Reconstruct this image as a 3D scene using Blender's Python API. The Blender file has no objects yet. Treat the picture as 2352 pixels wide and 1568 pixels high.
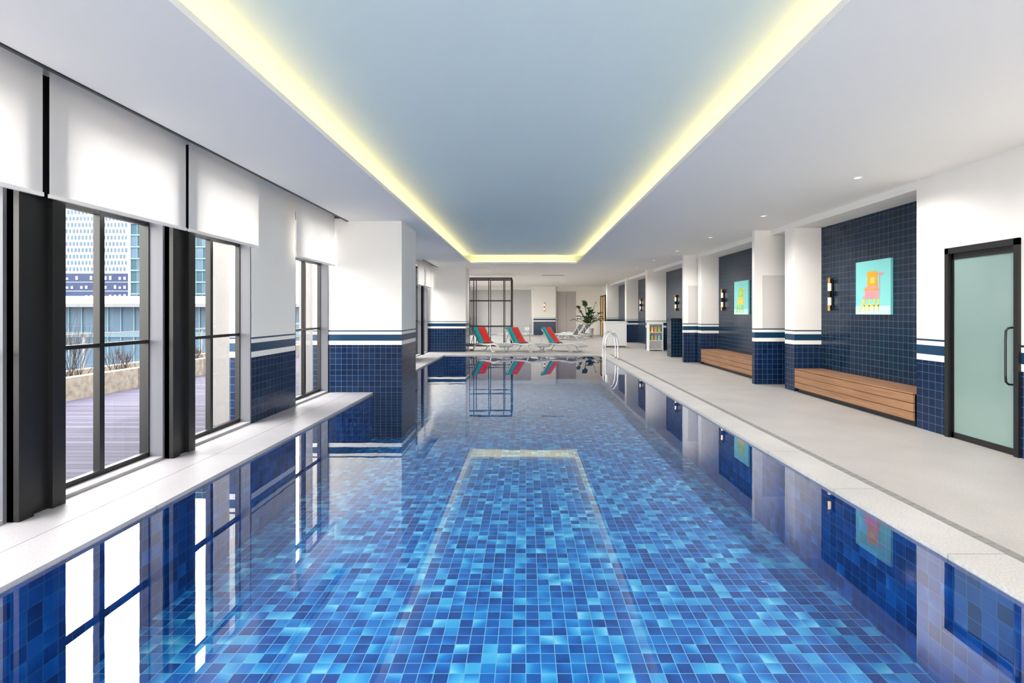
import bpy, bmesh, math, random
from mathutils import Vector, Matrix
random.seed(7)
S = bpy.context.scene
C = S.collection
H = 1.5
F = 1200.0

# ------------------------------------------------------------------ helpers
def srgb(r, g, b):
    def f(c):
        c /= 255.0
        return c/12.92 if c <= 0.04045 else ((c+0.055)/1.055)**2.4
    return (f(r), f(g), f(b), 1.0)

class MB:
    def __init__(s): s.bm = bmesh.new()
    def box(s, x0, x1, y0, y1, z0, z1):
        if x0 > x1: x0, x1 = x1, x0
        if y0 > y1: y0, y1 = y1, y0
        v = [s.bm.verts.new(p) for p in ((x0,y0,z0),(x1,y0,z0),(x1,y1,z0),(x0,y1,z0),(x0,y0,z1),(x1,y0,z1),(x1,y1,z1),(x0,y1,z1))]
        for f in ((3,2,1,0),(4,5,6,7),(0,1,5,4),(1,2,6,5),(2,3,7,6),(3,0,4,7)):
            s.bm.faces.new([v[i] for i in f])
        return s
    def quad(s, pts):
        s.bm.faces.new([s.bm.verts.new(p) for p in pts]); return s
    def prism(s, prof, y0, y1, axis='y'):
        def P(a, b, t): return (a, t, b) if axis == 'y' else (t, a, b)
        A = [s.bm.verts.new(P(a, b, y0)) for a, b in prof]
        B = [s.bm.verts.new(P(a, b, y1)) for a, b in prof]
        n = len(prof)
        for i in range(n):
            j = (i+1) % n
            s.bm.faces.new((A[i], A[j], B[j], B[i]))
        s.bm.faces.new(A[::-1]); s.bm.faces.new(B)
        return s
    def tube(s, pts, r, n=10, r1=None):
        pts = [Vector(p) for p in pts]
        rings = []
        m = len(pts)
        up = None
        for i, p in enumerate(pts):
            t = (pts[min(i+1, m-1)] - pts[max(i-1, 0)]).normalized()
            if up is None:
                up = Vector((0,0,1)) if abs(t.z) < .9 else Vector((1,0,0))
            a = (up - t*up.dot(t)).normalized(); up = a
            b = t.cross(a)
            rr = r if r1 is None else r + (r1-r)*i/(m-1)
            rings.append([s.bm.verts.new(p + a*math.cos(2*math.pi*k/n)*rr + b*math.sin(2*math.pi*k/n)*rr) for k in range(n)])
        for i in range(m-1):
            for k in range(n):
                s.bm.faces.new((rings[i][k], rings[i][(k+1)%n], rings[i+1][(k+1)%n], rings[i+1][k]))
        s.bm.faces.new(rings[0][::-1]); s.bm.faces.new(rings[-1])
        return s
    def lathe(s, prof, n=24, c=(0,0)):
        rings = [[s.bm.verts.new((c[0]+r*math.cos(2*math.pi*k/n), c[1]+r*math.sin(2*math.pi*k/n), z)) for k in range(n)] for r, z in prof]
        for i in range(len(prof)-1):
            for k in range(n):
                s.bm.faces.new((rings[i][k], rings[i][(k+1)%n], rings[i+1][(k+1)%n], rings[i+1][k]))
        s.bm.faces.new(rings[0][::-1]); s.bm.faces.new(rings[-1])
        return s
    def build(s, name, mat, parent=None, smooth=False, bevel=0):
        bmesh.ops.recalc_face_normals(s.bm, faces=s.bm.faces)
        me = bpy.data.meshes.new(name); s.bm.to_mesh(me); s.bm.free()
        me.materials.append(mat)
        if smooth:
            for p in me.polygons: p.use_smooth = True
        o = bpy.data.objects.new(name, me); C.objects.link(o)
        if parent: o.parent = parent
        if bevel:
            b = o.modifiers.new('bevel', 'BEVEL'); b.width = bevel; b.segments = 2; b.limit_method = 'ANGLE'
        return o

def tag(o, label, cat, group=None, kind=None):
    o['label'] = label; o['category'] = cat
    if group: o['group'] = group
    if kind: o['kind'] = kind
    return o
def empty(name, loc, rz=0):
    o = bpy.data.objects.new(name, None); C.objects.link(o)
    o.location = loc; o.rotation_euler = (0, 0, rz); o.empty_display_size = .1
    return o
def copy_tree(o, parent=None):
    c = o.copy(); C.objects.link(c)
    if parent: c.parent = parent
    for ch in list(o.children): copy_tree(ch, c)
    return c

# ------------------------------------------------------------------ materials
class NM:
    def __init__(s, name):
        s.m = bpy.data.materials.new(name); s.m.use_nodes = True
        s.t = s.m.node_tree; s.n = s.t.nodes; s.l = s.t.links
        s.b = s.n['Principled BSDF']; s.out = s.n['Material Output']
    def node(s, ty, **k):
        x = s.n.new(ty)
        for a, b in k.items(): setattr(x, a, b)
        return x
    def put(s, sock, v):
        if isinstance(v, bpy.types.NodeSocket): s.l.new(v, sock)
        else: sock.default_value = v
    def math(s, op, a, b=0.0, c=None):
        x = s.node('ShaderNodeMath', operation=op)
        s.put(x.inputs[0], a); s.put(x.inputs[1], b)
        if c is not None: s.put(x.inputs[2], c)
        return x.outputs[0]
    def mixf(s, f, a, b):
        x = s.node('ShaderNodeMix'); x.data_type = 'FLOAT'
        s.put(x.inputs[0], f); s.put(x.inputs[2], a); s.put(x.inputs[3], b); return x.outputs[0]
    def mixc(s, f, a, b):
        x = s.node('ShaderNodeMix'); x.data_type = 'RGBA'
        s.put(x.inputs[0], f); s.put(x.inputs[6], a); s.put(x.inputs[7], b); return x.outputs[2]
    def ramp(s, f, stops, const=False):
        x = s.node('ShaderNodeValToRGB')
        if const: x.color_ramp.interpolation = 'CONSTANT'
        e = x.color_ramp.elements
        while len(e) < len(stops): e.new(0.5)
        for i, (p, c) in enumerate(stops): e[i].position = p; e[i].color = c
        s.put(x.inputs[0], f); return x.outputs[0]
    def pos(s):
        g = s.node('ShaderNodeNewGeometry'); sp = s.node('ShaderNodeSeparateXYZ'); s.l.new(g.outputs['Position'], sp.inputs[0])
        sn = s.node('ShaderNodeSeparateXYZ'); s.l.new(g.outputs['True Normal'], sn.inputs[0])
        return sp.outputs, sn.outputs
    def set(s, **k):
        names = dict(col='Base Color', rough='Roughness', metal='Metallic', spec='Specular IOR Level', em='Emission Color', es='Emission Strength', coat='Coat Weight')
        for a, v in k.items(): s.put(s.b.inputs[names[a]], v)
        return s
    def bump(s, h, strength=.2, dist=.01):
        x = s.node('ShaderNodeBump'); x.inputs['Strength'].default_value = strength; x.inputs['Distance'].default_value = dist
        s.put(x.inputs['Height'], h); s.l.new(x.outputs[0], s.b.inputs['Normal'])
    def schlick(s, f0, power=5.0):
        lw = s.node('ShaderNodeLayerWeight'); lw.inputs['Blend'].default_value = .5
        return s.math('ADD', s.math('MULTIPLY', s.math('POWER', lw.outputs['Facing'], power), 1-f0), f0)

def plain(name, c, rough=.6, metal=0, noise=.04, scale=6, spec=.5, es=0, em=None):
    a = NM(name)
    t = a.node('ShaderNodeTexNoise'); t.inputs['Scale'].default_value = scale; t.inputs['Detail'].default_value = 4
    tc = a.node('ShaderNodeTexCoord'); a.l.new(tc.outputs['Object'], t.inputs['Vector'])
    lo = tuple(v*(1-noise) for v in c[:3])+(1,); hi = tuple(min(1, v*(1+noise)) for v in c[:3])+(1,)
    a.set(col=a.mixc(t.outputs['Fac'], lo, hi), rough=rough, metal=metal, spec=spec)
    if es: a.set(em=em or c, es=es)
    return a.m

def tile_nodes(a, size, gw, off=(0,0)):
    p, n = a.pos()
    ax = a.math('GREATER_THAN', a.math('ABSOLUTE', n[0]), .5)
    az = a.math('GREATER_THAN', a.math('ABSOLUTE', n[2]), .5)
    u = a.mixf(ax, p[0], p[1]); v = a.mixf(az, p[2], p[1])
    us = a.math('ADD', a.math('DIVIDE', u, size), 100+off[0]); vs = a.math('ADD', a.math('DIVIDE', v, size), 100+off[1])
    fu = a.math('FRACT', us); fv = a.math('FRACT', vs)
    cu = a.math('FLOOR', us); cv = a.math('FLOOR', vs)
    mu = a.math('MINIMUM', fu, a.math('SUBTRACT', 1.0, fu)); mv = a.math('MINIMUM', fv, a.math('SUBTRACT', 1.0, fv))
    mm = a.math('MINIMUM', mu, mv)
    gr = a.math('LESS_THAN', mm, gw)
    cx = a.node('ShaderNodeCombineXYZ'); a.put(cx.inputs[0], cu); a.put(cx.inputs[1], cv); a.put(cx.inputs[2], ax)
    w = a.node('ShaderNodeTexWhiteNoise'); w.noise_dimensions = '3D'; a.l.new(cx.outputs[0], w.inputs['Vector'])
    return dict(p=p, fu=fu, fv=fv, gr=gr, rnd=w.outputs['Value'], rcol=w.outputs['Color'], mm=mm)

WHITE = srgb(246, 243, 238)
def navy_tile(name, banded, cols):
    a = NM(name); t = tile_nodes(a, .105, .022)
    c = a.ramp(t['rnd'], [(0, cols[0]), (.5, cols[1]), (1, cols[2])])
    c = a.mixc(t['gr'], c, srgb(84,106,128))
    rough = a.mixf(t['gr'], .2, .7)
    if banded:
        z = a.math('DIVIDE', t['p'][2], 2.0)
        z = a.math('ADD', z, .001)
        band = a.ramp(z, [(0, srgb(30,72,110)), (.445, WHITE), (.4825, srgb(18,60,92)), (.54, WHITE), (.57, srgb(18,54,82)), (.582, WHITE)], True)
        isb = a.math('GREATER_THAN', t['p'][2], .89)
        c = a.mixc(isb, c, band)
        isw = a.math('GREATER_THAN', t['p'][2], 1.163)
        rough = a.mixf(isb, rough, .3); rough = a.mixf(isw, rough, .6)
    a.set(col=c, rough=rough, spec=.3)
    return a.m
M = {}
M['banded'] = navy_tile('banded_wall_tile', True, (srgb(13,32,62), srgb(15,36,69), srgb(18,42,78)))
M['tile'] = navy_tile('navy_wall_tile', False, (srgb(11,33,54), srgb(13,37,60), srgb(15,42,67)))
M['white'] = plain('white_paint', srgb(246,243,238), .65, noise=.01, scale=2)
M['ceil'] = plain('ceiling_paint', srgb(248,244,238), .8, noise=.01, scale=1)
M['blueceil'] = plain('pale_blue_ceiling_paint', srgb(226,240,236), .8, noise=.01, scale=1)

def mosaic(name, stops, grout, size=.1):
    a = NM(name); t = tile_nodes(a, size, .03)
    sc = a.node('ShaderNodeSeparateColor'); a.l.new(t['rcol'], sc.inputs[0])
    ang = a.math('MULTIPLY', sc.outputs[1], 6.283)
    g = a.math('ADD', a.math('MULTIPLY', a.math('SUBTRACT', t['fu'], .5), a.math('COSINE', ang)),
               a.math('MULTIPLY', a.math('SUBTRACT', t['fv'], .5), a.math('SINE', ang)))
    amp = a.math('MULTIPLY', sc.outputs[2], .5)  # gradient paints the light spot of a glossy glaze into each tile
    v = a.math('ADD', a.math('MULTIPLY', t['rnd'], .82), a.math('MULTIPLY', g, amp))
    c = a.ramp(a.math('ADD', v, .05), stops)
    c = a.mixc(t['gr'], c, grout)
    a.set(col=c, rough=.5, spec=.3); return a.m
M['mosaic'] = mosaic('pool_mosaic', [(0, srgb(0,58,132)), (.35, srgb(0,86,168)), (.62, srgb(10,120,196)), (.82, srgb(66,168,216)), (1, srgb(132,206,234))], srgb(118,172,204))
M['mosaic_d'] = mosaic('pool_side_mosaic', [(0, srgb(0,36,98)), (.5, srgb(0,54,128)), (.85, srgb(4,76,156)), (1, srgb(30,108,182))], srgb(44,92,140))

# water
a = NM('pool_water')
a.n.remove(a.b)
tr = a.node('ShaderNodeBsdfTransparent'); tr.inputs[0].default_value = (.84, .96, 1.0, 1)
gl = a.node('ShaderNodeBsdfGlossy'); gl.inputs['Roughness'].default_value = .0; gl.inputs['Color'].default_value = (.97,.99,1,1)
nz = a.node('ShaderNodeTexNoise'); nz.inputs['Scale'].default_value = 2.2; nz.inputs['Detail'].default_value = 2
tc = a.node('ShaderNodeTexCoord'); a.l.new(tc.outputs['Object'], nz.inputs['Vector'])
bp = a.node('ShaderNodeBump'); bp.inputs['Strength'].default_value = .02; bp.inputs['Distance'].default_value = .02
a.l.new(nz.outputs['Fac'], bp.inputs['Height']); a.l.new(bp.outputs[0], gl.inputs['Normal'])
mx = a.node('ShaderNodeMixShader'); a.l.new(a.schlick(.025, 4.0), mx.inputs[0]); a.l.new(tr.outputs[0], mx.inputs[1]); a.l.new(gl.outputs[0], mx.inputs[2])
a.l.new(mx.outputs[0], a.out.inputs['Surface']); M['water'] = a.m

def thin_glass(name, tint, f0=.04, rough=0.0):
    a = NM(name); a.n.remove(a.b)
    tr = a.node('ShaderNodeBsdfTransparent'); tr.inputs[0].default_value = tint
    gl = a.node('ShaderNodeBsdfGlossy'); gl.inputs['Roughness'].default_value = rough
    mx = a.node('ShaderNodeMixShader'); a.l.new(a.schlick(f0), mx.inputs[0]); a.l.new(tr.outputs[0], mx.inputs[1]); a.l.new(gl.outputs[0], mx.inputs[2])
    a.l.new(mx.outputs[0], a.out.inputs['Surface']); return a.m
M['glass'] = thin_glass('window_glass', (.98,.99,.99,1), .02)
M['railglass'] = thin_glass('rail_glass', (.92,.96,.97,1), .05)
M['black'] = plain('black_frame', srgb(15,15,18), .4)
M['grey'] = plain('grey_aluminium', srgb(98,100,108), .4, noise=.03)
M['chrome'] = plain('chrome', (.75,.75,.77,1), .12, metal=1)
M['doorglass'] = plain('frosted_teal_glass', srgb(134,158,154), .08, noise=.07, scale=1, spec=.8)

def stone(name, base, joint=None, jl=1.2, sp=.10):
    a = NM(name); p, n = a.pos()
    g = a.node('ShaderNodeNewGeometry')
    t = a.node('ShaderNodeTexNoise'); t.inputs['Scale'].default_value = 70; t.inputs['Detail'].default_value = 3
    a.l.new(g.outputs['Position'], t.inputs['Vector'])
    t2 = a.node('ShaderNodeTexNoise'); t2.inputs['Scale'].default_value = 1.5; t2.inputs['Detail'].default_value = 5
    a.l.new(g.outputs['Position'], t2.inputs['Vector'])
    lo = tuple(v*(1-sp*2) for v in base[:3])+(1,); hi = tuple(min(1, v*(1+sp*.7)) for v in base[:3])+(1,)
    f = a.math('ADD', a.math('MULTIPLY', t.outputs['Fac'], .6), a.math('MULTIPLY', t2.outputs['Fac'], .4))
    c = a.ramp(f, [(.36, lo), (.62, hi)])
    if joint:
        fy = a.math('FRACT', a.math('ADD', a.math('DIVIDE', p[1], jl), 50.3))
        j = a.math('LESS_THAN', fy, .008/jl)
        c = a.mixc(j, c, joint)
    a.set(col=c, rough=.45); return a.m
M['floor'] = stone('granite_floor', srgb(178,175,172), None, 1.2, .09)
M['coping'] = stone('granite_coping', srgb(194,192,190), srgb(130,130,130), 1.2, .10)
M['ledge'] = stone('pale_stone_ledge', srgb(172,170,175), srgb(118,118,124), 1.5, .07)
M['grate'] = plain('drain_grate', srgb(132,131,130), .5)

def wood(name, c0, c1, axis='Y', scale=1.0, rough=.45):
    a = NM(name)
    tc = a.node('ShaderNodeTexCoord'); mp = a.node('ShaderNodeMapping'); a.l.new(tc.outputs['Object'], mp.inputs[0])
    sc = {'X':(1,20,20),'Y':(20,1,20),'Z':(20,20,1)}[axis]
    mp.inputs['Scale'].default_value = tuple(v*scale for v in sc)
    t = a.node('ShaderNodeTexNoise'); t.inputs['Scale'].default_value = 1.5; t.inputs['Detail'].default_value = 5
    a.l.new(mp.outputs[0], t.inputs['Vector'])
    a.set(col=a.ramp(t.outputs['Fac'], [(.3, c0), (.7, c1)]), rough=rough); return a.m
M['wood'] = wood('bench_wood', srgb(134,96,68), srgb(166,124,92), rough=.6)
a = NM('terrace_decking'); p, n = a.pos()
fx = a.math('FRACT', a.math('ADD', a.math('DIVIDE', p[1], .14), 100)); j = a.math('LESS_THAN', fx, .1)
cx = a.node('ShaderNodeCombineXYZ'); a.put(cx.inputs[0], a.math('FLOOR', a.math('DIVIDE', p[1], .14)))
w = a.node('ShaderNodeTexWhiteNoise'); a.l.new(cx.outputs[0], w.inputs['Vector'])
c = a.ramp(w.outputs['Value'], [(0, srgb(52,51,64)), (1, srgb(70,68,84))])
a.set(col=a.mixc(j, c, srgb(28,27,36)), rough=.8, spec=.1); M['deck'] = a.m
a = NM('sandstone_blocks'); p, n = a.pos()
g = a.node('ShaderNodeNewGeometry'); t = a.node('ShaderNodeTexNoise'); t.inputs['Scale'].default_value = 9; t.inputs['Detail'].default_value = 6
a.l.new(g.outputs['Position'], t.inputs['Vector'])
c = a.ramp(t.outputs['Fac'], [(.3, srgb(98,92,84)), (.7, srgb(130,124,114))])
j = a.math('LESS_THAN', a.math('FRACT', a.math('ADD', a.math('DIVIDE', p[1], 1.1), 40.2)), .02)
a.set(col=a.mixc(j, c, srgb(64,58,50)), rough=.9); a.bump(t.outputs['Fac'], .5, .02); M['sandstone'] = a.m
M['cladding'] = stone('pale_stone_cladding', srgb(122,120,120), None, 1, .06)
M['ground'] = plain('street_ground', srgb(120,120,120), .9, noise=.1, scale=.1)
a = NM('blind_fabric'); a.n.remove(a.b)
d = a.node('ShaderNodeBsdfDiffuse'); d.inputs[0].default_value = srgb(248,245,242)
tl = a.node('ShaderNodeBsdfTranslucent'); tl.inputs[0].default_value = srgb(244,241,238)
mx = a.node('ShaderNodeMixShader'); mx.inputs[0].default_value = .24
a.l.new(d.outputs[0], mx.inputs[1]); a.l.new(tl.outputs[0], mx.inputs[2]); a.l.new(mx.outputs[0], a.out.inputs['Surface']); M['blind'] = a.m
M['led'] = plain('led_strip_emitter', srgb(255,224,150), .5, es=6.0, em=(1,.72,.33,1))
M['lamp'] = plain('lamp_lens', srgb(235,235,232), .5, es=1.0, em=(1,.97,.92,1))
M['tube'] = plain('sconce_glass', srgb(255,225,180), .2, es=.9, em=(1,.72,.42,1))
M['brass'] = plain('brass', srgb(160,125,75), .25, metal=1)
M['lwhite'] = plain('white_lounger_metal', srgb(236,236,236), .4)
M['lframe'] = plain('off_white_lounger_frame', srgb(200,203,203), .4)
M['mesh'] = plain('pale_grey_lounger_sling', srgb(176,181,183), .7)

# ------------------------------------------------------------------ setting
YN, YF = -4.0, 35.0
PY0, PY1 = -1.5, 18.4
PXL, PXR = -2.865, 2.62
CZ = 3.21
ZB = -.85
def st(o, label, cat): return tag(o, label, cat, kind='structure')

f = MB()
f.box(3.06, 5.75, YN, PY1, -.2, 0); f.box(-3.95, 5.75, PY1+.4, YF, -.2, 0); f.box(PXL, 2.62, YN, PY0-.3, -.2, 0); f.box(2.62, 3.06, YN, PY0-.3, -.2, 0); f.box(3.06,5.75,PY1,PY1+.4,-.2,0)
st(f.build('floor', M['floor']), 'light grey speckled granite floor around the pool', 'floor')
f = MB(); f.box(-3.98, PXL-.42, YN, PY1+.4, -.2, 0)
st(f.build('floor_window_ledge', M['ledge']), 'pale stone ledge under the windows beside the pool', 'floor')
f = MB(); f.box(PXL-.414, PXL, YN, PY1+.4, -.2, 0)
st(f.build('trim_1', M['ledge']), 'pale stone pool coping on the window side', 'pool edge')
f = MB(); f.box(PXR, 2.98, PY0-.3, PY1+.4, -.2, 0); f.box(PXL, PXR, PY1, PY1+.4, -.2, 0); f.box(PXL, PXR, PY0-.3, PY0, -.2, 0)
st(f.build('trim_2', M['coping']), 'light granite pool coping along the bench side and far end', 'pool edge')
f = MB(); f.box(2.98, 3.06, PY0-.3, PY1+.4, -.2, -.006)
for k in range(0, 200):
    y = PY0 + k*.1
    f.box(2.985, 3.055, y, y+.06, -.007, -.001)
st(f.build('trim_3', M['grate']), 'slim overflow drain grate beside the granite coping', 'drain')
f = MB(); f.box(PXL-.1, PXR+.1, PY0-.1, PY1+.1, ZB-.1, ZB)
st(f.build('floor_pool', M['mosaic']), 'pool bottom of small mixed blue mosaic tiles', 'pool floor')
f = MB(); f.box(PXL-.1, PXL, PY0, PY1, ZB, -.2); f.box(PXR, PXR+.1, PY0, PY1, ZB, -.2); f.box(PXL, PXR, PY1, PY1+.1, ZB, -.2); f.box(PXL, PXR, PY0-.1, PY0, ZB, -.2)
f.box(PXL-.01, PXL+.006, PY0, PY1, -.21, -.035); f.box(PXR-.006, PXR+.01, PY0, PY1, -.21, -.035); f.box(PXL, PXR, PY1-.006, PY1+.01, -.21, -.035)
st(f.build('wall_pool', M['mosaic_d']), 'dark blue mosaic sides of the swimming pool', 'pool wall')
f = MB()
for x0, x1, y0, y1 in ((PXL, PXR, PY0, 9.8), (-2.33, PXR, 9.8, 11.05), (PXL, PXR, 11.05, PY1)):
    f.quad([(x0, y0, -.03), (x1, y0, -.03), (x1, y1, -.03), (x0, y1, -.03)])
tag(f.build('pool_water', M['water']), 'still clear water filling the long blue tiled pool', 'water', kind='stuff')

# ceiling with cove hole
cx0, cx1, cy0, cy1 = -1.96, 1.78, -1.0, 18.3
f = MB()
f.box(-3.33, cx0, YN, YF, CZ, CZ+.05); f.box(cx1, 5.75, YN, YF, CZ, CZ+.05)
f.box(cx0, cx1, cy1, YF, CZ, CZ+.05); f.box(cx0, cx1, YN, cy0, CZ, CZ+.05)
f.box(-3.33, -3.29, YN, YF, CZ+.05, 3.6)
f.box(-4.05, -3.29, YN, 36, 3.55, 3.65)
f.box(-3.98, -3.33, 9.8, 17.0, CZ, CZ+.05); f.box(-3.98, -3.33, 19.75, YF, CZ, CZ+.05)
st(f.build('ceiling', M['ceil']), 'white plaster ceiling around the long recessed light cove', 'ceiling')
f = MB(); f.box(cx0-.5, cx1+.5, cy0-.5, cy1+.5, 3.5, 3.6)
f.box(cx0-.5, cx0-.42, cy0-.5, cy1+.5, CZ+.05, 3.5); f.box(cx1+.42, cx1+.5, cy0-.5, cy1+.5, CZ+.05, 3.5)
f.box(cx0-.5, cx1+.5, cy1+.42, cy1+.5, CZ+.05, 3.5); f.box(cx0-.5, cx1+.5, cy0-.5, cy0-.42, CZ+.05, 3.5)
st(f.build('ceiling_recess', M['blueceil']), 'pale blue recessed ceiling panel above the pool', 'ceiling')
f = MB(); f.box(-4.05, 5.8, YN, 36, 3.66, 3.9); st(f.build('ceiling_slab', M['white']), 'roof slab above the pool hall', 'roof')
f = MB(); f.box(-3.36, -3.33, YN, 9.8, CZ-.012, CZ+.06); f.box(-3.36, -3.33, 17.0, 19.75, CZ-.012, CZ+.06)
st(f.build('trim_4', M['black']), 'thin black edge of the blind pocket in the ceiling', 'ceiling trim')
def led(x0, x1, y0, y1, label):
    e = empty('led_strip', ((x0+x1)/2, (y0+y1)/2, CZ+.051))
    dx, dy = (x1-x0)/2, (y1-y0)/2
    MB().box(-dx, dx, -dy, dy, 0, .02).build('housing', M['lwhite'], e)
    MB().box(-dx+.005, dx-.005, -dy+.005, dy-.005, .02, .03).build('emitter', M['led'], e)
    tag(e, label, 'cove light')
led(cx0-.22, cx0-.16, cy0, cy1, 'warm yellow cove light strip along the window side of the recess')
led(cx1+.16, cx1+.22, cy0, cy1, 'warm yellow cove light strip along the bench side of the recess')
led(cx0, cx1, cy1+.16, cy1+.22, 'short warm yellow cove light strip at the far end of the recess')

# right wall
XR, XB, XFN = 5.1, 5.61, 4.77
DOOR = (5.38, 6.33)
f = MB()
f.box(XR, XB, YN, DOOR[0], 0, CZ); f.box(XR, XB, DOOR[1], 6.82, 0, CZ); f.box(XR, XB, DOOR[0], DOOR[1], 2.27, CZ)
f.box(XR, XB, 9.92, 10.29, 0, CZ); f.box(XFN, XB, 10.9, 11.02, 0, CZ)
f.box(XR, XB, 15.2, 15.5, 0, CZ); f.box(4.72, XB, 15.65, 15.77, 0, CZ)
f.box(4.85, XB, 20.9, 21.2, 0, CZ); f.box(5.02, XB, 26.1, 26.5, 0, CZ); f.box(4.9, XB, 31.6, 31.9, 0, CZ); f.box(XR, XB, 33, YF, 0, CZ)
for y0, y1 in ((6.82, 9.92), (10.29, 10.9), (11.02, 15.2), (15.5, 15.65), (15.77, 20.9), (21.2, 26.1), (26.5, 31.6), (31.9,33)):
    f.box(XR, XB, y0, y1, 3.1, CZ)
st(f.build('wall_right', M['banded']), 'white bench side wall with navy tiled base and striped border', 'wall')
f = MB(); f.box(XB, XB+.14, YN, YF, 0, CZ)
st(f.build('wall_right_niches', M['tile']), 'navy square tiled back wall of the bench niches', 'wall')
M['softgrey'] = plain('soft_grey_panel', srgb(214,211,208), .6, noise=.01)
for k, (x0, x1, y, z1) in enumerate(((4.93, 5.45, 10.9, 2.27), (4.86, 5.2, 15.65, 2.3))):
    f = MB(); f.box(x0, x1, y-.012, y, 1.17, z1); st(f.build('trim_%d' % (5+k), M['softgrey']), ['pale grey panel on the nearer white fin wall', 'pale grey panel on the second white fin wall'][k], 'wall panel')

# left wall
XL = -3.7; XO = -4.0
wins = [(0.6, 1.9), (2.25, 3.73), (4.11, 5.36), (5.72, 7.05), (8.38, 9.8), (12.3, 13.7), (14.05, 15.4), (17.35, 18.5), (18.6, 19.7), (-3.4, -1.2),
        (21.6, 23.6), (24.2, 26.2), (26.8, 28.8), (29.4, 31.4), (32.0, 34.0)]
f = MB()
ws = sorted(wins); prev = YN
posts = ((1.9,2.25),(3.73,4.11),(5.36,5.72),(13.7,14.05),(18.5,18.6))
for y0, y1 in ws:
    if (prev, y0) not in posts: f.box(XO, XL, prev, y0, -.2, 3.6)
    else: f.box(XO, XL, prev, y0, 3.12, 3.6)
    f.box(XO, XL, y0, y1, 3.12, 3.6); prev = y1
f.box(XO, XL, prev, YF, -.2, 3.6)
st(f.build('wall_left', M['banded']), 'white window side wall with navy tiled base and striped border', 'wall')
f = MB()
f.box(-3.7, -2.33, 9.8, 11.05, -.84, CZ); st(f.build('wall_column_near', M['banded']), 'square column standing in the pool with navy tiles and stripes', 'column')
f = MB()
f.box(-3.7, -2.28, 19.8, 21.0, 0, CZ); st(f.build('wall_column_far', M['banded']), 'second square column behind the far end of the pool', 'column')
f = MB(); f.box(-4.32, XO, 7.15, 8.28, -.3, 3.9); f.box(-4.32, XO, 9.95, 12.1, -.3, 3.9); f.box(-4.32, XO, 15.6, 17.2, -.3, 3.9); f.box(-4.32, XO, -1.1,.5, -.3, 3.9)
st(f.build('wall_exterior', M['cladding']), 'pale stone pier cladding outside the windows', 'wall')
f = MB(); f.box(-4.0, 5.75, YF, YF+.2, 0, CZ); st(f.build('wall_far', M['white']), 'white wall at the far end of the hall', 'wall')
f = MB(); f.box(.5, 1.98, YF-.3, YF, 0, CZ); st(f.build('wall_far_pilaster', M['banded']), 'white pilaster with navy tiled base on the far wall', 'wall')

for k, (y0, y1) in enumerate(posts):
    f = MB(); f.box(-3.98, -3.72, y0+.02, y1-.02, 0, 3.12)
    f.box(-3.74, -3.62, y0, y0+(y1-y0)*.3, 0, 3.3); f.box(-3.74, -3.62, y1-(y1-y0)*.3, y1, 0, 3.3); f.box(-3.72, -3.66, y0, y1, 0, 3.3)
    names = ['black steel post nearest the camera', 'broad black post left of the first full window', 'black post between the two nearest full windows', 'black post between windows behind the tiled column', 'slim black post between the farthest windows']
    st(f.build('trim_%d' % (7+k), M['black']), names[k], 'window post')

def window(k, y0, y1, label):
    w = (y1-y0)/2; e = empty('window_%d' % k, (-3.87, (y0+y1)/2, 0))
    st(e, label, 'window')
    fr = .045
    f = MB(); z1 = 3.12
    f.box(-.03, .03, -w, -w+fr, 0, z1); f.box(-.03, .03, w-fr, w, 0, z1); f.box(-.03, .03, -w, w, 0, .075); f.box(-.03, .03, -w, w, z1-.06, z1)
    wf = f.build('window_frame', M['black'], e)
    MB().box(.03, .165, w-.03, w-.002, .0, z1).box(.03, .165, -w+.002, -w+.03, .0, z1).build('jamb_lining', M['grey'], e)
    MB().box(-.03, .03, -.027, .027, .075, z1-.06).build('mullion', M['black'], wf)
    for s in (-1, 1):
        MB().box(-.028, .028, min(s*.027, s*(w-fr)), max(s*.027, s*(w-fr)), 1.185, 1.22).build('transom', M['black'], wf)
        MB().box(-.028, .028, min(s*.027, s*(w-fr)), max(s*.027, s*(w-fr)), 2.38, 2.43).build('head_rail', M['black'], wf)
        MB().quad([(0, s*.027, .075), (0, s*(w-fr), .075), (0, s*(w-fr), z1-.06), (0, s*.027, z1-.06)]).build('pane', M['glass'], e)
    MB().box(.03, .165, -w+.03, w-.03, 0.001, .03).build('window_sill', M['ledge'], e)
wl = ['window beside the camera, before the partly seen one', 'partly seen window at the left edge of the picture', 'nearest full window with four panes over the timber terrace', 'second full window showing the stone pier outside',
      'narrow window between the tiled wall strip and the column', 'first window hidden behind the tiled column', 'second window hidden behind the tiled column', 'nearer of the two distant windows past the column', 'farther of the two distant windows past the column', 'window behind the camera on the terrace side',
      'first lounge window beyond the second column', 'second lounge window beyond the second column', 'third lounge window beyond the second column', 'fourth lounge window beyond the second column', 'last lounge window beside the far wall']
for k, ((y0, y1), l) in enumerate(zip(wins, wl)): window(k+1, y0, y1, l)
e = empty('window_16', (0, YN, 0)); st(e, 'unseen glazed end wall behind the camera, added for fill light', 'window')  # unseen glazing added behind the camera to let in fill light
f = MB()
for x in [-3.7 + i*1.76 for i in range(6)]: f.box(x-.04, x+.04, -.04, .04, 0, CZ)
f.box(-3.7, 5.1, -.04, .04, 0, .08); f.box(-3.7, 5.1, -.04, .04, 3.13, CZ); f.build('window_frame', M['black'], e)
MB().quad([(-3.7, 0, .08), (5.1, 0, .08), (5.1, 0, 3.13), (-3.7, 0, 3.13)]).build('pane', M['glass'], e)

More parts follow.
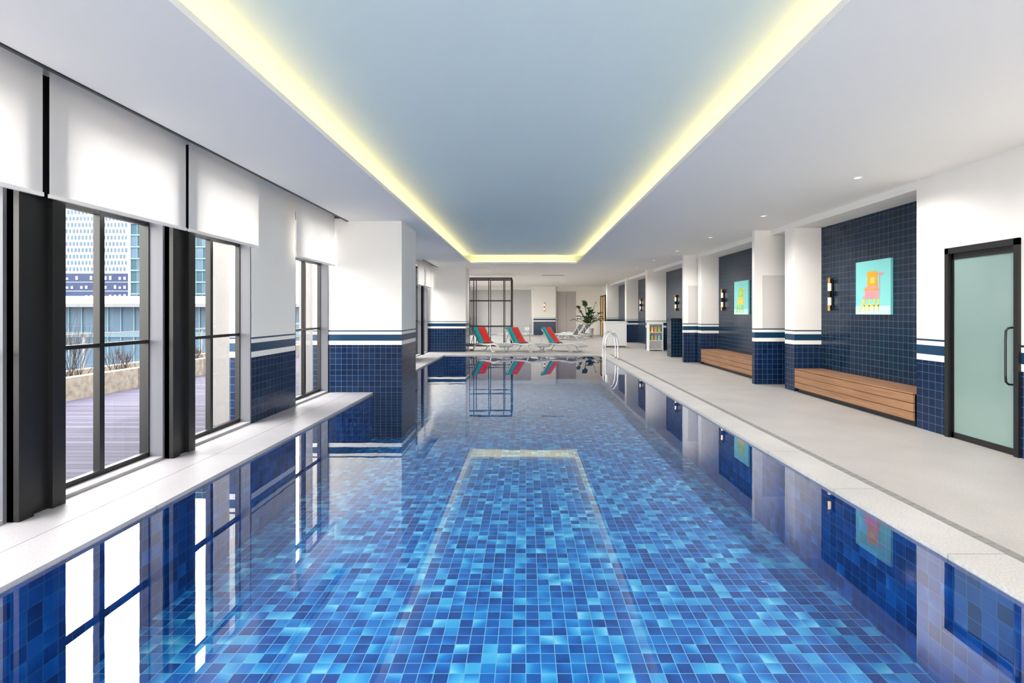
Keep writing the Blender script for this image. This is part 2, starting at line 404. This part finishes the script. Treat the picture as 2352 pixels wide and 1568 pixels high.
def blind(y0, y1, label, zb=2.37):
    e = empty('roller_blind', (-3.58, (y0+y1)/2, zb)); w = (y1-y0)/2
    tag(e, label, 'blind', 'white roller blinds over the windows')
    h = 3.42-zb
    MB().quad([(0, -w, 0), (0, w, 0), (0, w, h), (0, -w, h)]).build('fabric', M['blind'], e)
    MB().box(-.012, .012, -w, w, -.012, .018).build('bottom_bar', M['white'], e)
    MB().tube([(0, -w, h), (0, w, h)], .03, 12).build('roller_tube', M['lwhite'], e)
blind(2.2, 3.87, 'white roller blind cut off by the left edge of the picture')
blind(3.925, 5.5, 'white roller blind over the nearest full window, left of the second black gap')
blind(5.545, 7.0, 'white roller blind over the second full window, right of the second black gap')
blind(8.13, 9.78, 'white roller blind next to the column in the pool')
blind(17.2, 18.42, 'small distant roller blind just past the tiled column', 2.42)
blind(18.46, 19.72, 'farthest small roller blind beside the second column', 2.42)

# door
e = empty('door_1', (5.12, (DOOR[0]+DOOR[1])/2, 0)); st(e, 'frosted teal glass door in a black frame', 'door')
w = (DOOR[1]-DOOR[0])/2
f = MB(); f.box(-.05, .06, -w, -w+.055, 0, 2.27); f.box(-.05, .06, w-.055, w, 0, 2.27); f.box(-.05, .06, -w, w, 2.2, 2.27); f.build('door_frame', M['black'], e)
f = MB(); f.box(-.01, .03, -w+.055, -w+.085, .0, 2.2); f.box(-.01, .03, w-.085, w-.055, 0, 2.2); f.box(-.01, .03, -w+.055, w-.055, 0, .07); f.box(-.01, .03, -w+.055, w-.055, 2.13, 2.2); dl = f.build('door_leaf', M['black'], e)
MB().box(0, .02, -w+.085, w-.085, .07, 2.13).build('pane', M['doorglass'], dl)
yh = -w+.10
MB().tube([(-.01, yh, .74), (-.06, yh, .745), (-.085, yh, .77), (-.09, yh, .85), (-.09, yh, 1.22), (-.085, yh, 1.31), (-.06, yh, 1.335), (-.01, yh, 1.34)], .011).build('door_handle', M['black'], dl, True)

# benches
def bench(y0, y1, label):
    e = empty('bench', (5.36, (y0+y1)/2, 0)); w = (y1-y0)/2; tag(e, label, 'bench')
    for i in range(3):
        MB().box(-.28, -.25, -w, w, .075+i*.115, .075+i*.115+.108).build('front_plank', M['wood'], e, bevel=.003)
    for i in range(4):
        x = -.28+i*.132
        MB().box(x, x+.127, -w, w, .42, .44).build('seat_plank', M['wood'], e, bevel=.003)
    MB().box(-.22, .24, -w+.03, w-.03, 0, .414).build('base', M['black'], e)
bench(6.86, 9.88, 'wide wooden slatted bench in the nearest tiled niche')
bench(11.4, 15.16, 'wooden slatted bench in the second tiled niche')

# sconces
def sconce(x, y, z, rz, label):
    e = empty('wall_sconce', (x, y, z), rz); tag(e, label, 'wall lamp', 'tube sconces on the walls')
    MB().box(.004, .025, -.03, .03, -.29, .29).build('backplate', M['black'], e, bevel=.004)
    gt = MB().lathe([(.022, -.28), (.026, -.27), (.026, .27), (.022, .28)], 16, (-.028, 0)).build('glass_tube', M['tube'], e, True)
    for z0, z1 in ((-.3, -.20), (-.06, .06), (.20, .3)):
        MB().lathe([(.032, z0), (.032, z1)], 16, (-.028, 0)).build('band', M['brass'] if z0 != -.06 else M['black'], gt)
sconce(XB-.03, 9.56, 1.83, 0, 'tube wall sconce in the nearest niche left of the orange beach picture')
sconce(XB-.03, 14.8, 1.85, 0, 'tube wall sconce in the second niche left of the green beach picture')
sconce(XB-.03, 19.4, 1.85, 0, 'tube wall sconce in the third tiled niche')
sconce(XB-.03, 25.4, 1.85, 0, 'tube wall sconce in the fourth, distant tiled niche')
sconce(1.22, YF-.33, 1.85, math.pi/2, 'tube wall sconce on the far white pilaster')

# pictures
M['aqua'] = plain('print_aqua', srgb(138,226,222), .5); M['foam'] = plain('print_foam', srgb(205,240,235), .5)
M['orange'] = plain('print_orange', srgb(250,178,48), .5); M['pink'] = plain('print_pink', srgb(248,160,160), .5)
M['yellow'] = plain('print_yellow', srgb(245,218,96), .5); M['lime'] = plain('print_lime', srgb(170,222,104), .5)
def picture(y0, y1, z0, z1, cols, label):
    e = empty('wall_picture', (XB-.02, (y0+y1)/2, z0)); w = (y1-y0)/2; h = z1-z0; tag(e, label, 'picture')
    MB().box(-.02, .018, -w, w, 0, h).build('canvas', M['aqua'], e)
    MB().box(-.023, -.02, -w, w, .0, h*.16).build('beach', M['foam'], e)
    def B(n, m, a, b, c, d, t=.026):
        return MB().box(-t, -.02, w-a*2*w, w-b*2*w, c*h, d*h).build(n, M[m], e)
    B('platform', cols[1], .22, .70, .29, .34)
    B('hut', cols[0], .36, .64, .52, .74)
    f = MB(); f.prism([(w-.32*2*w, .74*h), (w-.68*2*w, .74*h), (w-.60*2*w, .80*h), (w-.38*2*w, .80*h)], -.028, -.02, 'x'); f.build('roof', M[cols[0]], e)
    B('lower_hut', cols[1], .28, .66, .34, .52, .024)
    B('railing', cols[0], .24, .70, .46, .48, .028)
    f = MB()
    for a in (.26, .40, .54, .66): f.box(-.025, -.02, w-a*2*w, w-(a+.03)*2*w, .06*h, .30*h)
    f.box(-.025, -.02, w-.26*2*w, w-.69*2*w, .15*h, .175*h); f.prism([(w-.28*2*w, .07*h), (w-.31*2*w, .07*h), (w-.68*2*w, .28*h), (w-.65*2*w, .28*h)], -.0245, -.02, 'x'); f.build('stilts', M[cols[2]], e)
    f = MB(); f.prism([(w-.12*2*w, .05*h), (w-.16*2*w, .05*h), (w-.30*2*w, .3*h), (w-.26*2*w, .3*h)], -.027, -.02, 'x'); f.build('ramp', M[cols[2]], e)
    f = MB(); f.box(-.026, -.02, w-.70*2*w, w-.715*2*w, .34*h, .78*h); f.prism([(w-.71*2*w, .78*h), (w-.71*2*w, .70*h), (w-.82*2*w, .74*h)], -.026, -.02, 'x'); f.build('flag', M[cols[1]], e)
    B('window_spot', 'yellow', .46, .58, .58, .68, .03)
picture(7.98, 8.82, 1.465, 2.335, ('orange', 'pink', 'yellow'), 'beach picture of an orange and pink lifeguard hut on aqua')
picture(13.1, 13.97, 1.445, 2.31, ('lime', 'yellow', 'lime'), 'beach picture of a green and yellow lifeguard hut on aqua')

# downlights
first = None
dls = [4.0, 6.62, 9.24, 11.9, 14.5, 17.1, 19.8, 23.5, 27.5, 31.5]
for i, y in enumerate(dls):
    if first is None:
        first = empty('downlight', (4.2, y, CZ))
        MB().lathe([(.055, -.001), (.055, -.012), (.04, -.012), (.04, -.001)], 20).build('trim_ring', M['lwhite'], first)
        MB().lathe([(.038, -.001), (.038, -.006)], 20).build('lens', M['lamp'], first)
        o = first
    else:
        o = copy_tree(first); o.location = (4.2, y, CZ)
    near = ['above the glass door', 'above the near end of the nearest bench', 'above the far end of the nearest bench', 'beside the nearer fin wall', 'above the second bench', 'above the third niche', 'above the white supply cabinet', 'above the white towel desk', 'before the far palm', 'nearest the far wall'][i]
    tag(o, 'small round ceiling downlight ' + near, 'ceiling light', 'row of recessed downlights')
    L = bpy.data.lights.new('downlight_lamp', 'SPOT'); L.energy = 100; L.spot_size = 2.8; L.spot_blend = 1; L.shadow_soft_size = .0; L.color = (1,.96,.91)
    lo = bpy.data.objects.new('downlight_lamp', L); C.objects.link(lo); lo.location = (4.2, y, CZ-.04)
for y in (21.5, 26, 30.5):  # extra lamps added over the lounge to brighten the far area
    for x in (-1.5, 1.2):
        o = copy_tree(first); o.location = (x, y, CZ)
        tag(o, 'added small round downlight over the lounge, %s row, %s side' % ({21.5:'nearest',26:'middle',30.5:'farthest'}[y], 'window' if x < 0 else 'bench'), 'ceiling light', 'added downlights brightening the lounge')
        L = bpy.data.lights.new('downlight_lamp', 'SPOT'); L.energy = 60; L.spot_size = 2.7; L.spot_blend = 1; L.shadow_soft_size = .0; L.color = (1,.97,.94)
        lo = bpy.data.objects.new('downlight_lamp', L); C.objects.link(lo); lo.location = (x, y, CZ-.04)

e = empty('ceiling_vent', (1.25, 24, CZ)); tag(e, 'slim white ceiling air grille beyond the light cove', 'vent')
MB().box(-.55, .55, -.12, .12, -.012, -.001).build('frame', M['lwhite'], e)
f = MB()
for k in range(5): f.box(-.5, .5, -.09+k*.04, -.075+k*.04, -.018, -.011)
f.build('slats', M['grey'], e)

# black grid screen
e = empty('metal_screen', (-1.635, 23.0, 0)); tag(e, 'tall open black metal grid screen behind the loungers', 'screen')
SD = 1.2
for yy in (0, SD):
    f = MB()
    for x in (-1.0, 1.0): f.box(x-.035, x+.035, yy-.03, yy+.03, 0, 3.03)
    for z in (.03, 3.0): f.box(-1.0, 1.0, yy-.03, yy+.03, z-.035, z+.03)
    f.build('outer_frame', M['black'], e)
    for x in (-.66, 0, .66): MB().box(x-.018 , x+.018, yy-.018, yy+.018, .06, 2.97).build('upright_bar', M['black'], e)
    for z in (.87, 2.02): MB().box(-.97, .97, yy-.018, yy+.018, z-.018, z+.018).build('cross_bar', M['black'], e)
for x in (-1.0, 0, 1.0):
    for z in (.87, 2.02, 3.0): MB().box(x-.018, x+.018, .02, SD-.02, z-.018, z+.018).build('depth_bar', M['black'], e)

# loungers
def make_lounger():
    e = empty('sun_lounger', (0,0,0))
    top = [(-.28,.31), (0,.28), (.3,.29), (.6,.325), (.85,.31), (1.02,.24)]
    prof = top + [(x, z-.05) for x, z in reversed(top)]
    MB().prism(prof, -.3, .3).build('seat', M['mesh'], e)
    MB().prism([(-.28,.31), (-.32,.29), (-.70,.84), (-.66,.865)], -.3, .3).build('backrest', M['mesh'], e)
    for s in (-1, 1):
        MB().tube([(-.85, s*.32, .2), (-.5, s*.32, .25), (-.2, s*.32, .29), (.1, s*.32, .27), (.4, s*.32, .28), (.7, s*.32, .32), (1.02, s*.32, .23)], .034, 8).build('side_rail', M['lframe'], e, True)
        MB().tube([(-.45, s*.32, .26), (-.55, s*.32, .14), (-.62, s*.32, .028), (-.8, s*.32, .028)], .028, 8).build('leg', M['lframe'], e, True)
        MB().tube([(.45, s*.32, .29), (.53, s*.32, .15), (.6, s*.32, .028), (.76, s*.32, .028)], .028, 8).build('leg', M['lframe'], e, True)
        MB().tube([(-.60, s*.3, .66), (-.78, s*.3, .21)], .018, 8).build('back_strut', M['lframe'], e, True)
    return e
a = NM('striped_towel'); tc = a.node('ShaderNodeTexCoord'); sp = a.node('ShaderNodeSeparateXYZ'); a.l.new(tc.outputs['Object'], sp.inputs[0])
fy = a.math('ADD', sp.outputs[1], .5)
a.set(col=a.ramp(fy, [(0, srgb(24,160,168)), (.42, srgb(30,66,90)), (.445, srgb(228,40,34)), (.77, srgb(50,160,165))], True), rough=.9)
M['towel'] = a.m
def make_towel():
    f = MB()
    pts = [(-.10,.325),(-.18,.335),(-.25,.36),(-.45,.61),(-.65,.885),(-.68,.90),(-.735,.87),(-.66,.74)]
    A = [[f.bm.verts.new((x, y, z)) for x, z in pts] for y in (-.31, -.15, 0, .15, .31)]
    for i in range(4):
        for j in range(len(pts)-1):
            f.bm.faces.new((A[i][j], A[i+1][j], A[i+1][j+1], A[i][j+1]))
    o = f.build('beach_towel', M['towel'], None, True)
    s = o.modifiers.new('solid', 'SOLIDIFY'); s.thickness = .01; s.offset = 0
    return o
lg = make_lounger(); tw = make_towel()
where = ['left, nearest the black metal screen', 'in the middle of the row of three', 'right, nearest the pool ladder']
for i, (x, r) in enumerate(((-1.42, -48), (-.06, -44), (1.34, -36))):
    o = lg if i == 0 else copy_tree(lg); o.location = (x, 20.25, 0); o.rotation_euler = (0,0,math.radians(r))
    tag(o, 'white sun lounger with a striped towel, ' + where[i], 'sun lounger', 'sun loungers at the far end of the pool')
    t = tw if i == 0 else copy_tree(tw); t.location = (x, 20.25, 0.004); t.rotation_euler = (0,0,math.radians(r))
    tag(t, 'teal and red striped towel over the lounger ' + where[i], 'towel', 'striped towels on the loungers')
for i, (x, y, r) in enumerate(((2.4, 28.6, 30), (3.0, 30.4, 30))):
    o = copy_tree(lg); o.location = (x, y, 0); o.rotation_euler = (0,0,math.radians(180-r))
    tag(o, ['bare white sun lounger in the background, the nearer of two', 'bare white sun lounger in the background beside the potted palm'][i], 'sun lounger', 'bare loungers in the background')

# plant
e = empty('potted_plant', (3.85, 32.2, 0)); tag(e, 'tall broad leaved green plant in a white pot near the far wall', 'plant')
MB().lathe([(.2, 0), (.3, .1), (.33, .5), (.3, .55), (.27, .55), (.26, .48)], 20).build('pot', M['lwhite'], e, True)
M['leaf'] = plain('leaf_green', srgb(26,66,38), .35, noise=.35, scale=4); M['stem'] = plain('stem_green', srgb(60,75,42), .6)
f = MB(); g = MB()
rnd = random.Random(3)
for k in range(40):
    an = k*2.4; el = rnd.uniform(.35, 1.45); L0 = rnd.uniform(.3, 1.25)
    base = Vector((.05*math.cos(an), .05*math.sin(an), .5+rnd.uniform(0,.4)))
    d = Vector((math.cos(an)*math.cos(el), math.sin(an)*math.cos(el), math.sin(el)))
    tip = base + d*L0*(.6+.4*math.sin(el))
    g.tube([base, base+(tip-base)*.5+Vector((0,0,.06)), tip], .016, 6)
    side = d.cross(Vector((0,0,1))).normalized(); n = 7; LL = rnd.uniform(.4, .6); W = .18
    prev = None
    for i in range(n+1):
        t = i/n; c = tip + d*LL*t*.8 + Vector((0,0,-.22*t*t)); w = W*math.sin(math.pi*min(1, t*.93+.07))+.003
        cur = (f.bm.verts.new(c-side*w+Vector((0,0,.05))), f.bm.verts.new(c), f.bm.verts.new(c+side*w+Vector((0,0,.05))))
        if prev:
            f.bm.faces.new((prev[0], prev[1], cur[1], cur[0])); f.bm.faces.new((prev[1], prev[2], cur[2], cur[1]))
        prev = cur
f.build('leaves', M['leaf'], e, True); g.build('stems', M['stem'], e, True)

# towel desk
e = empty('towel_desk', (3.85, 22.6, 0)); tag(e, 'plain white service desk beside the far end of the pool', 'desk')
MB().box(-.46, .46, -.25, .25, .06, 1.06).build('body', M['lwhite'], e, bevel=.01)
MB().box(-.42, .42, -.21, .21, 0, .06).build('plinth', M['grey'], e)
MB().box(-.49, .49, -.28, .28, 1.06, 1.10).build('worktop', M['white'], e, bevel=.005)
e = empty('shelf_cabinet', (5.06, 20.5, 0)); tag(e, 'low white open cabinet of coloured pool supplies by the third niche', 'cabinet')
f = MB(); f.box(-.28, -.25, -.2, .2, 0, 1.08); f.box(.25, .28, -.2, .2, 0, 1.08); f.box(-.25, .25, .17, .2, 0, 1.08); f.build('body', M['lwhite'], e)
for z in (.06, .4, .72, 1.05): MB().box(-.25, .25, -.2, .17, z-.015, z+.015).build('shelf', M['lwhite'], e)
cc = [('lime','green'),('pink','pink'),('aqua','aqua'),('yellow','yellow'),('pink','second pink'),('lime','second green')]
for i, (m, nm) in enumerate(cc):
    x = 5.06-.13+.13*(i % 3); z = .416 if i < 3 else .736
    b = MB(); b.box(-.05, .05, -.07, .07, 0, .2); o = b.build('folded_towel', M[m], None, bevel=.02); o.location = (x, 20.42, z)
    tag(o, '%s folded towel on the %s shelf of the white open cabinet' % (nm, 'lower' if i < 3 else 'upper'), 'towel', 'coloured towels in the cabinet')
e = empty('tiled_counter', (5.1, 17.7, 0)); tag(e, 'small navy tiled counter block in the third niche', 'counter')
MB().box(-.25, .3, -.25, .25, 0, 1.26).build('body', M['tile'], e); MB().box(-.27, .3, -.27, .27, 1.26, 1.30).build('worktop', M['black'], e)

# ladder
e = empty('pool_ladder', (2.62, 16.8, 0)); tag(e, 'chrome pool ladder with curved handrails at the far pool edge', 'ladder')
for s in (-.24, .24):
    pts = [(.30, s, 0), (.30, s, .35), (.27, s, .64), (.19, s, .82), (.08, s, .87), (-.03, s, .79), (-.09, s, .58), (-.10, s, .2), (-.10, s, -.75)]
    q = []
    for i in range(len(pts)-1):
        A, B = Vector(pts[i]), Vector(pts[i+1])
        P0 = Vector(pts[max(i-1,0)]); P3 = Vector(pts[min(i+2, len(pts)-1)])
        for k in range(4):
            t = k/4; q.append(.5*((2*A)+(-P0+B)*t+(2*P0-5*A+4*B-P3)*t*t+(-P0+3*A-3*B+P3)*t**3))
    q.append(Vector(pts[-1]))
    MB().tube(q, .019, 12).build('handrail', M['chrome'], e, True)
    MB().lathe([(.045, 0), (.045, .012), (.03, .02)], 16, (.30, s)).build('flange', M['chrome'], e, True)
for z in (-.15, -.4, -.65): MB().box(-.14, -.06, -.24, .24, z-.015, z+.015).build('tread', M['chrome'], e)

# low glass railing far back
e = empty('glass_railing', (-1.3, 26.5, 0)); tag(e, 'low frameless glass railing far behind the loungers', 'railing')
for x in (-1.5, -.5, .5, 1.5): MB().box(x-.012, x+.012, -.012, .012, 0, .85).build('post', M['grey'], e)
MB().quad([(-1.5, 0, .04), (1.5, 0, .04), (1.5, 0, .84), (-1.5, 0, .84)]).build('pane', M['railglass'], e)

# far end panels
M['panelgrey'] = plain('pale_grey_wall_panel', srgb(186,185,186), .6, noise=.02); M['taupe'] = plain('taupe_panel', srgb(184,178,177), .6, noise=.02)
M['brown'] = plain('dark_brown_frame', srgb(50,40,36), .5); M['gold'] = plain('glowing_gold_panel', srgb(170,140,84), .4, es=.15, em=srgb(200,160,80))  # weak emission in the gold leaf imitates a lit doorway
for k, (x0, x1) in enumerate(((-3.65, -2.45), (-2.35, -1.05), (-.95, .35))):
    tag(MB().box(x0, x1, YF-.04, YF-.001, .02, 3.0).build('wall_panel', M['panelgrey'], None, bevel=.005), ['pale grey panel on the far wall at the window corner', 'pale grey panel on the far wall behind the black screen', 'pale grey panel on the far wall beside the white pilaster'][k], 'wall panel', 'pale panels on the far wall')
e = empty('door_2', (2.7, YF-.03, 0)); st(e, 'pale taupe double door on the far wall', 'door')
for x0, x1 in ((-.65, -.01), (.01, .65)): MB().box(x0, x1, -.02, .025, .01, 2.9).build('door_leaf', M['taupe'], e)
f = MB(); f.box(-.7, -.65, -.03, .025, 0, 2.95); f.box(.65, .7, -.03, .025, 0, 2.95); f.box(-.7, .7, -.03, .025, 2.9, 2.95); f.build('door_frame', M['white'], e)
e = empty('door_3', (4.95, 33.6, 0)); st(e, 'gold lit doorway with dark brown frame at the far right', 'door')
MB().box(0, .03, -1.0, .9, 0, 2.5).build('door_leaf', M['gold'], e)
f = MB(); f.box(-.03, .06, -1.08, -1.0, 0, 2.58); f.box(-.03, .06, -.05, .0, 0, 2.5); f.box(-.03, .06, .9, .98, 0, 2.58); f.box(-.03, .06, -1.08, .98, 2.5, 2.58); f.build('door_frame', M['brown'], e)

# ------------------------------------------------------------------ outside
f = MB(); f.box(-8.0, -4.0, -12, 45, -.3, -.05); st(f.build('floor_terrace', M['deck']), 'purple grey timber decking of the terrace outside', 'terrace')
M['pale'] = plain('pale_bounce_paving', srgb(235,228,220), .8)
f = MB(); f.box(-4.0, 12, -16, YN-.05, -.3, -.05); st(f.build('floor_bounce', M['pale']), 'unseen pale paving behind the camera, added to bounce light to the ceiling', 'paving')  # unseen bright surface added to bounce sunlight onto the ceiling
f = MB(); f.box(-400, 300, -200, 500, -3.3, -3.0); st(f.build('ground', M['ground']), 'pale street level ground beyond the terrace', 'ground')
e = empty('stone_planter', (-8.5, 16, -.05)); tag(e, 'long low sandstone planter wall along the terrace edge', 'planter')
MB().box(-.0+.3, .5, -27, 27, -.2, .40).build('front_wall', M['sandstone'], e); MB().box(-.6, -.4, -27, 27, -.2, .40).build('rear_wall', M['sandstone'], e)
M['soil'] = plain('brown_soil', srgb(42,34,30), .95, noise=.3, scale=8); MB().box(-.4, .3, -27, 27, -.2, .30).build('soil', M['soil'], e)
M['twig'] = plain('bare_twigs', srgb(44,32,28), .9)
rnd = random.Random(11)
for k, (y, h, lb) in enumerate(((8.75, .5, 'low one right of the tallest'), (9.8, 1.25, 'tallest, left of the mullion'), (11.0, .65, 'behind the tallest'), (12.2, .45, 'low one near the right jamb'), (13.4, .45, 'low one seen through the second window'), (14.8,.5, 'farther low one by the stone pier'), (7.6,.7, 'nearest one by the broad black post'), (16.6,.6, 'farthest along the planter'))):
    f = MB()
    for i in range(34):
        an = rnd.uniform(0, 6.28); el = rnd.uniform(.8, 1.5); L0 = h*rnd.uniform(.5, 1.05)
        d = Vector((math.cos(an)*math.cos(el), math.sin(an)*math.cos(el), math.sin(el)))
        b0 = Vector((rnd.uniform(-.12,.12), rnd.uniform(-.2,.2), 0)); m1 = b0+d*L0*.5
        f.tube([b0, m1, m1+(d+Vector((rnd.uniform(-.2,.2), rnd.uniform(-.2,.2), .2)))*L0*.5], .006, 4, .002)
        for q in range(3):
            s0 = m1 + Vector((0,0,.04*q)); f.tube([s0, s0+Vector((rnd.uniform(-.15,.15), rnd.uniform(-.15,.15), rnd.uniform(.08,.3)))*h], .003, 3, .0015)
    o = f.build('bare_shrub', M['twig']); o.location = (-8.5, y, .25)
    tag(o, 'bare brown twiggy shrub in the terrace planter, ' + lb, 'shrub', 'bare shrubs in the sandstone planter')
e = empty('terrace_railing', (-9.3, 16, -.05)); tag(e, 'glass and steel railing behind the terrace planter', 'railing')
for k in range(28): MB().box(-.02, .02, -27+k*2-.02, -27+k*2+.02, 0, 1.1).build('post', M['grey'], e)
MB().quad([(0, -27, .1), (0, 27, .1), (0, 27, 1.05), (0, -27, 1.05)]).build('pane', M['railglass'], e); MB().box(-.03, .03, -27, 27, 1.06, 1.1).build('top_rail', M['grey'], e)

M['towerwhite'] = plain('tower_white', srgb(128,130,134), .7, noise=.02, spec=.2); M['towerglass'] = plain('tower_blue_glass', srgb(22,36,66), .5, noise=.3, scale=.3, spec=.2)
M['tealglass'] = plain('tower_teal_glass', srgb(28,54,66), .5, noise=.35, scale=.25, spec=.2); M['mullw'] = plain('pale_mullion', srgb(78,100,110), .6, spec=.2); M['greyglass'] = plain('tower_pale_glass', srgb(54,74,92), .5, noise=.3, scale=.4, spec=.2)
e = empty('office_tower', (-106, 120, -3)); tag(e, 'white high rise with staggered dark slit windows seen through the nearest window', 'building')
MB().box(-14, 14.6, 0, 20, 0, 42).build('body', M['towerwhite'], e)
f = MB(); rnd = random.Random(5)
for r in range(19):
    for c in range(34):
        z = 14+r*1.45; x = -13.8+c*.83+(.4 if r % 2 else 0)
        f.box(x, x+.3+.12*rnd.random(), -.12, .02, z, z+.85)
o = f.build('slit_windows', M['greyglass'], e); o['kind'] = 'stuff'
for r in range(6): MB().box(-14, 14.6, -.1, .02, 1.3+r*2.05, 3.15+r*2.05).build('glazed_band', M['towerglass'], e)
f = MB()
for r in range(6):
    for c in range(26):
        if rnd.random() < .6: f.box(-13.8+c*1.1, -13.8+c*1.1+.5, -.2, -.1, 1.7+r*2.05, 2.2+r*2.05+.4*rnd.random())
o = f.build('window_panels', M['towerwhite'], e); o['kind'] = 'stuff'
e = empty('office_tower', (-54, 80, -3)); tag(e, 'teal glass office block seen in the second full window', 'building')
MB().box(-6.5, 8.5, 0, 14, 0, 30).build('body', M['tealglass'], e)
for r in range(17): MB().box(-6.5, 8.5, -.15, .01, r*1.8, r*1.8+.22).build('floor_band', M['mullw'], e)
for c in range(16): MB().box(-6.5+c, -6.5+c+.07, -.1, .01, 0, 30).build('vertical_mullion', M['mullw'], e)
rnd = random.Random(9); f = MB()
for r in range(16):
    for c in range(15):
        if rnd.random() < .35: f.box(-6.4+c, -5.55+c, -.04, .01, r*1.8+.25, r*1.8+1.75)
o = f.build('pale_panes', M['greyglass'], e); o['kind'] = 'stuff'  # scattered panes in the paler glass colour
e = empty('glass_pavilion', (-30, 40, -3)); tag(e, 'low glass pavilion with a curved white canopy across the terrace', 'building')
MB().box(-14, 14, 0, 10, 0, 4.9).build('body', M['greyglass'], e)
f = MB(); prof = [(-1.2, 4.9), (-1.4, 5.15), (-1.0, 5.5), (2, 5.8), (11, 5.8), (11, 4.9)]
f.prism(prof, -15, 15, 'x'); f.build('canopy', M['towerwhite'], e)
for c in range(29): MB().box(-14+c, -14+c+.08, -.08, .01, 0, 4.9).build('mullion', M['mullw'], e)
MB().box(-14, 14, -.1, .01, 2.6, 3.0).build('floor_band', M['mullw'], e)
M['brick'] = plain('reddish_brick', srgb(80,58,50), .9, noise=.12, scale=.6)
e = empty('brick_building', (-52, 62, -3)); tag(e, 'reddish low building behind the glass pavilion', 'building')
MB().box(-20, 6, 0, 10, 0, 5.6).build('body', M['brick'], e)
for r in range(2):
    for c in range(10): MB().box(-19+c*2.5, -17.6+c*2.5, -.06, .01, 1.2+r*2.2, 2.6+r*2.2).build('window', M['towerglass'], e)

# ------------------------------------------------------------------ light
W = bpy.data.worlds.new('sky'); S.world = W; W.use_nodes = True
nt = W.node_tree; bg = nt.nodes['Background']
tc = nt.nodes.new('ShaderNodeTexCoord'); sp = nt.nodes.new('ShaderNodeSeparateXYZ'); nt.links.new(tc.outputs['Generated'], sp.inputs[0])
rp = nt.nodes.new('ShaderNodeValToRGB'); rp.color_ramp.elements[0].position = 0; rp.color_ramp.elements[0].color = (1,.955,.885,1); rp.color_ramp.elements[1].position = 1; rp.color_ramp.elements[1].color = (.98,.96,.94,1)
nt.links.new(sp.outputs[2], rp.inputs[0]); nt.links.new(rp.outputs[0], bg.inputs[0]); bg.inputs[1].default_value = 6.4
L = bpy.data.lights.new('sun', 'SUN'); L.energy = 3.5; L.angle = .02; L.color = (1,.95,.88)
so = bpy.data.objects.new('sun', L); C.objects.link(so); so.rotation_euler = Vector((-.45, .5, -1)).to_track_quat('-Z', 'Y').to_euler()

# ------------------------------------------------------------------ camera
cam = bpy.data.cameras.new('camera'); co = bpy.data.objects.new('camera', cam); C.objects.link(co)
co.location = (0, 0, H); co.rotation_euler = (math.pi/2, 0, 0)
cam.sensor_width = 36; cam.lens = 36*F/2352; cam.shift_x = -32/2352; cam.shift_y = -67/2352; cam.clip_end = 1000
S.camera = co
S.view_settings.view_transform = 'Standard'; S.view_settings.exposure = 0.85
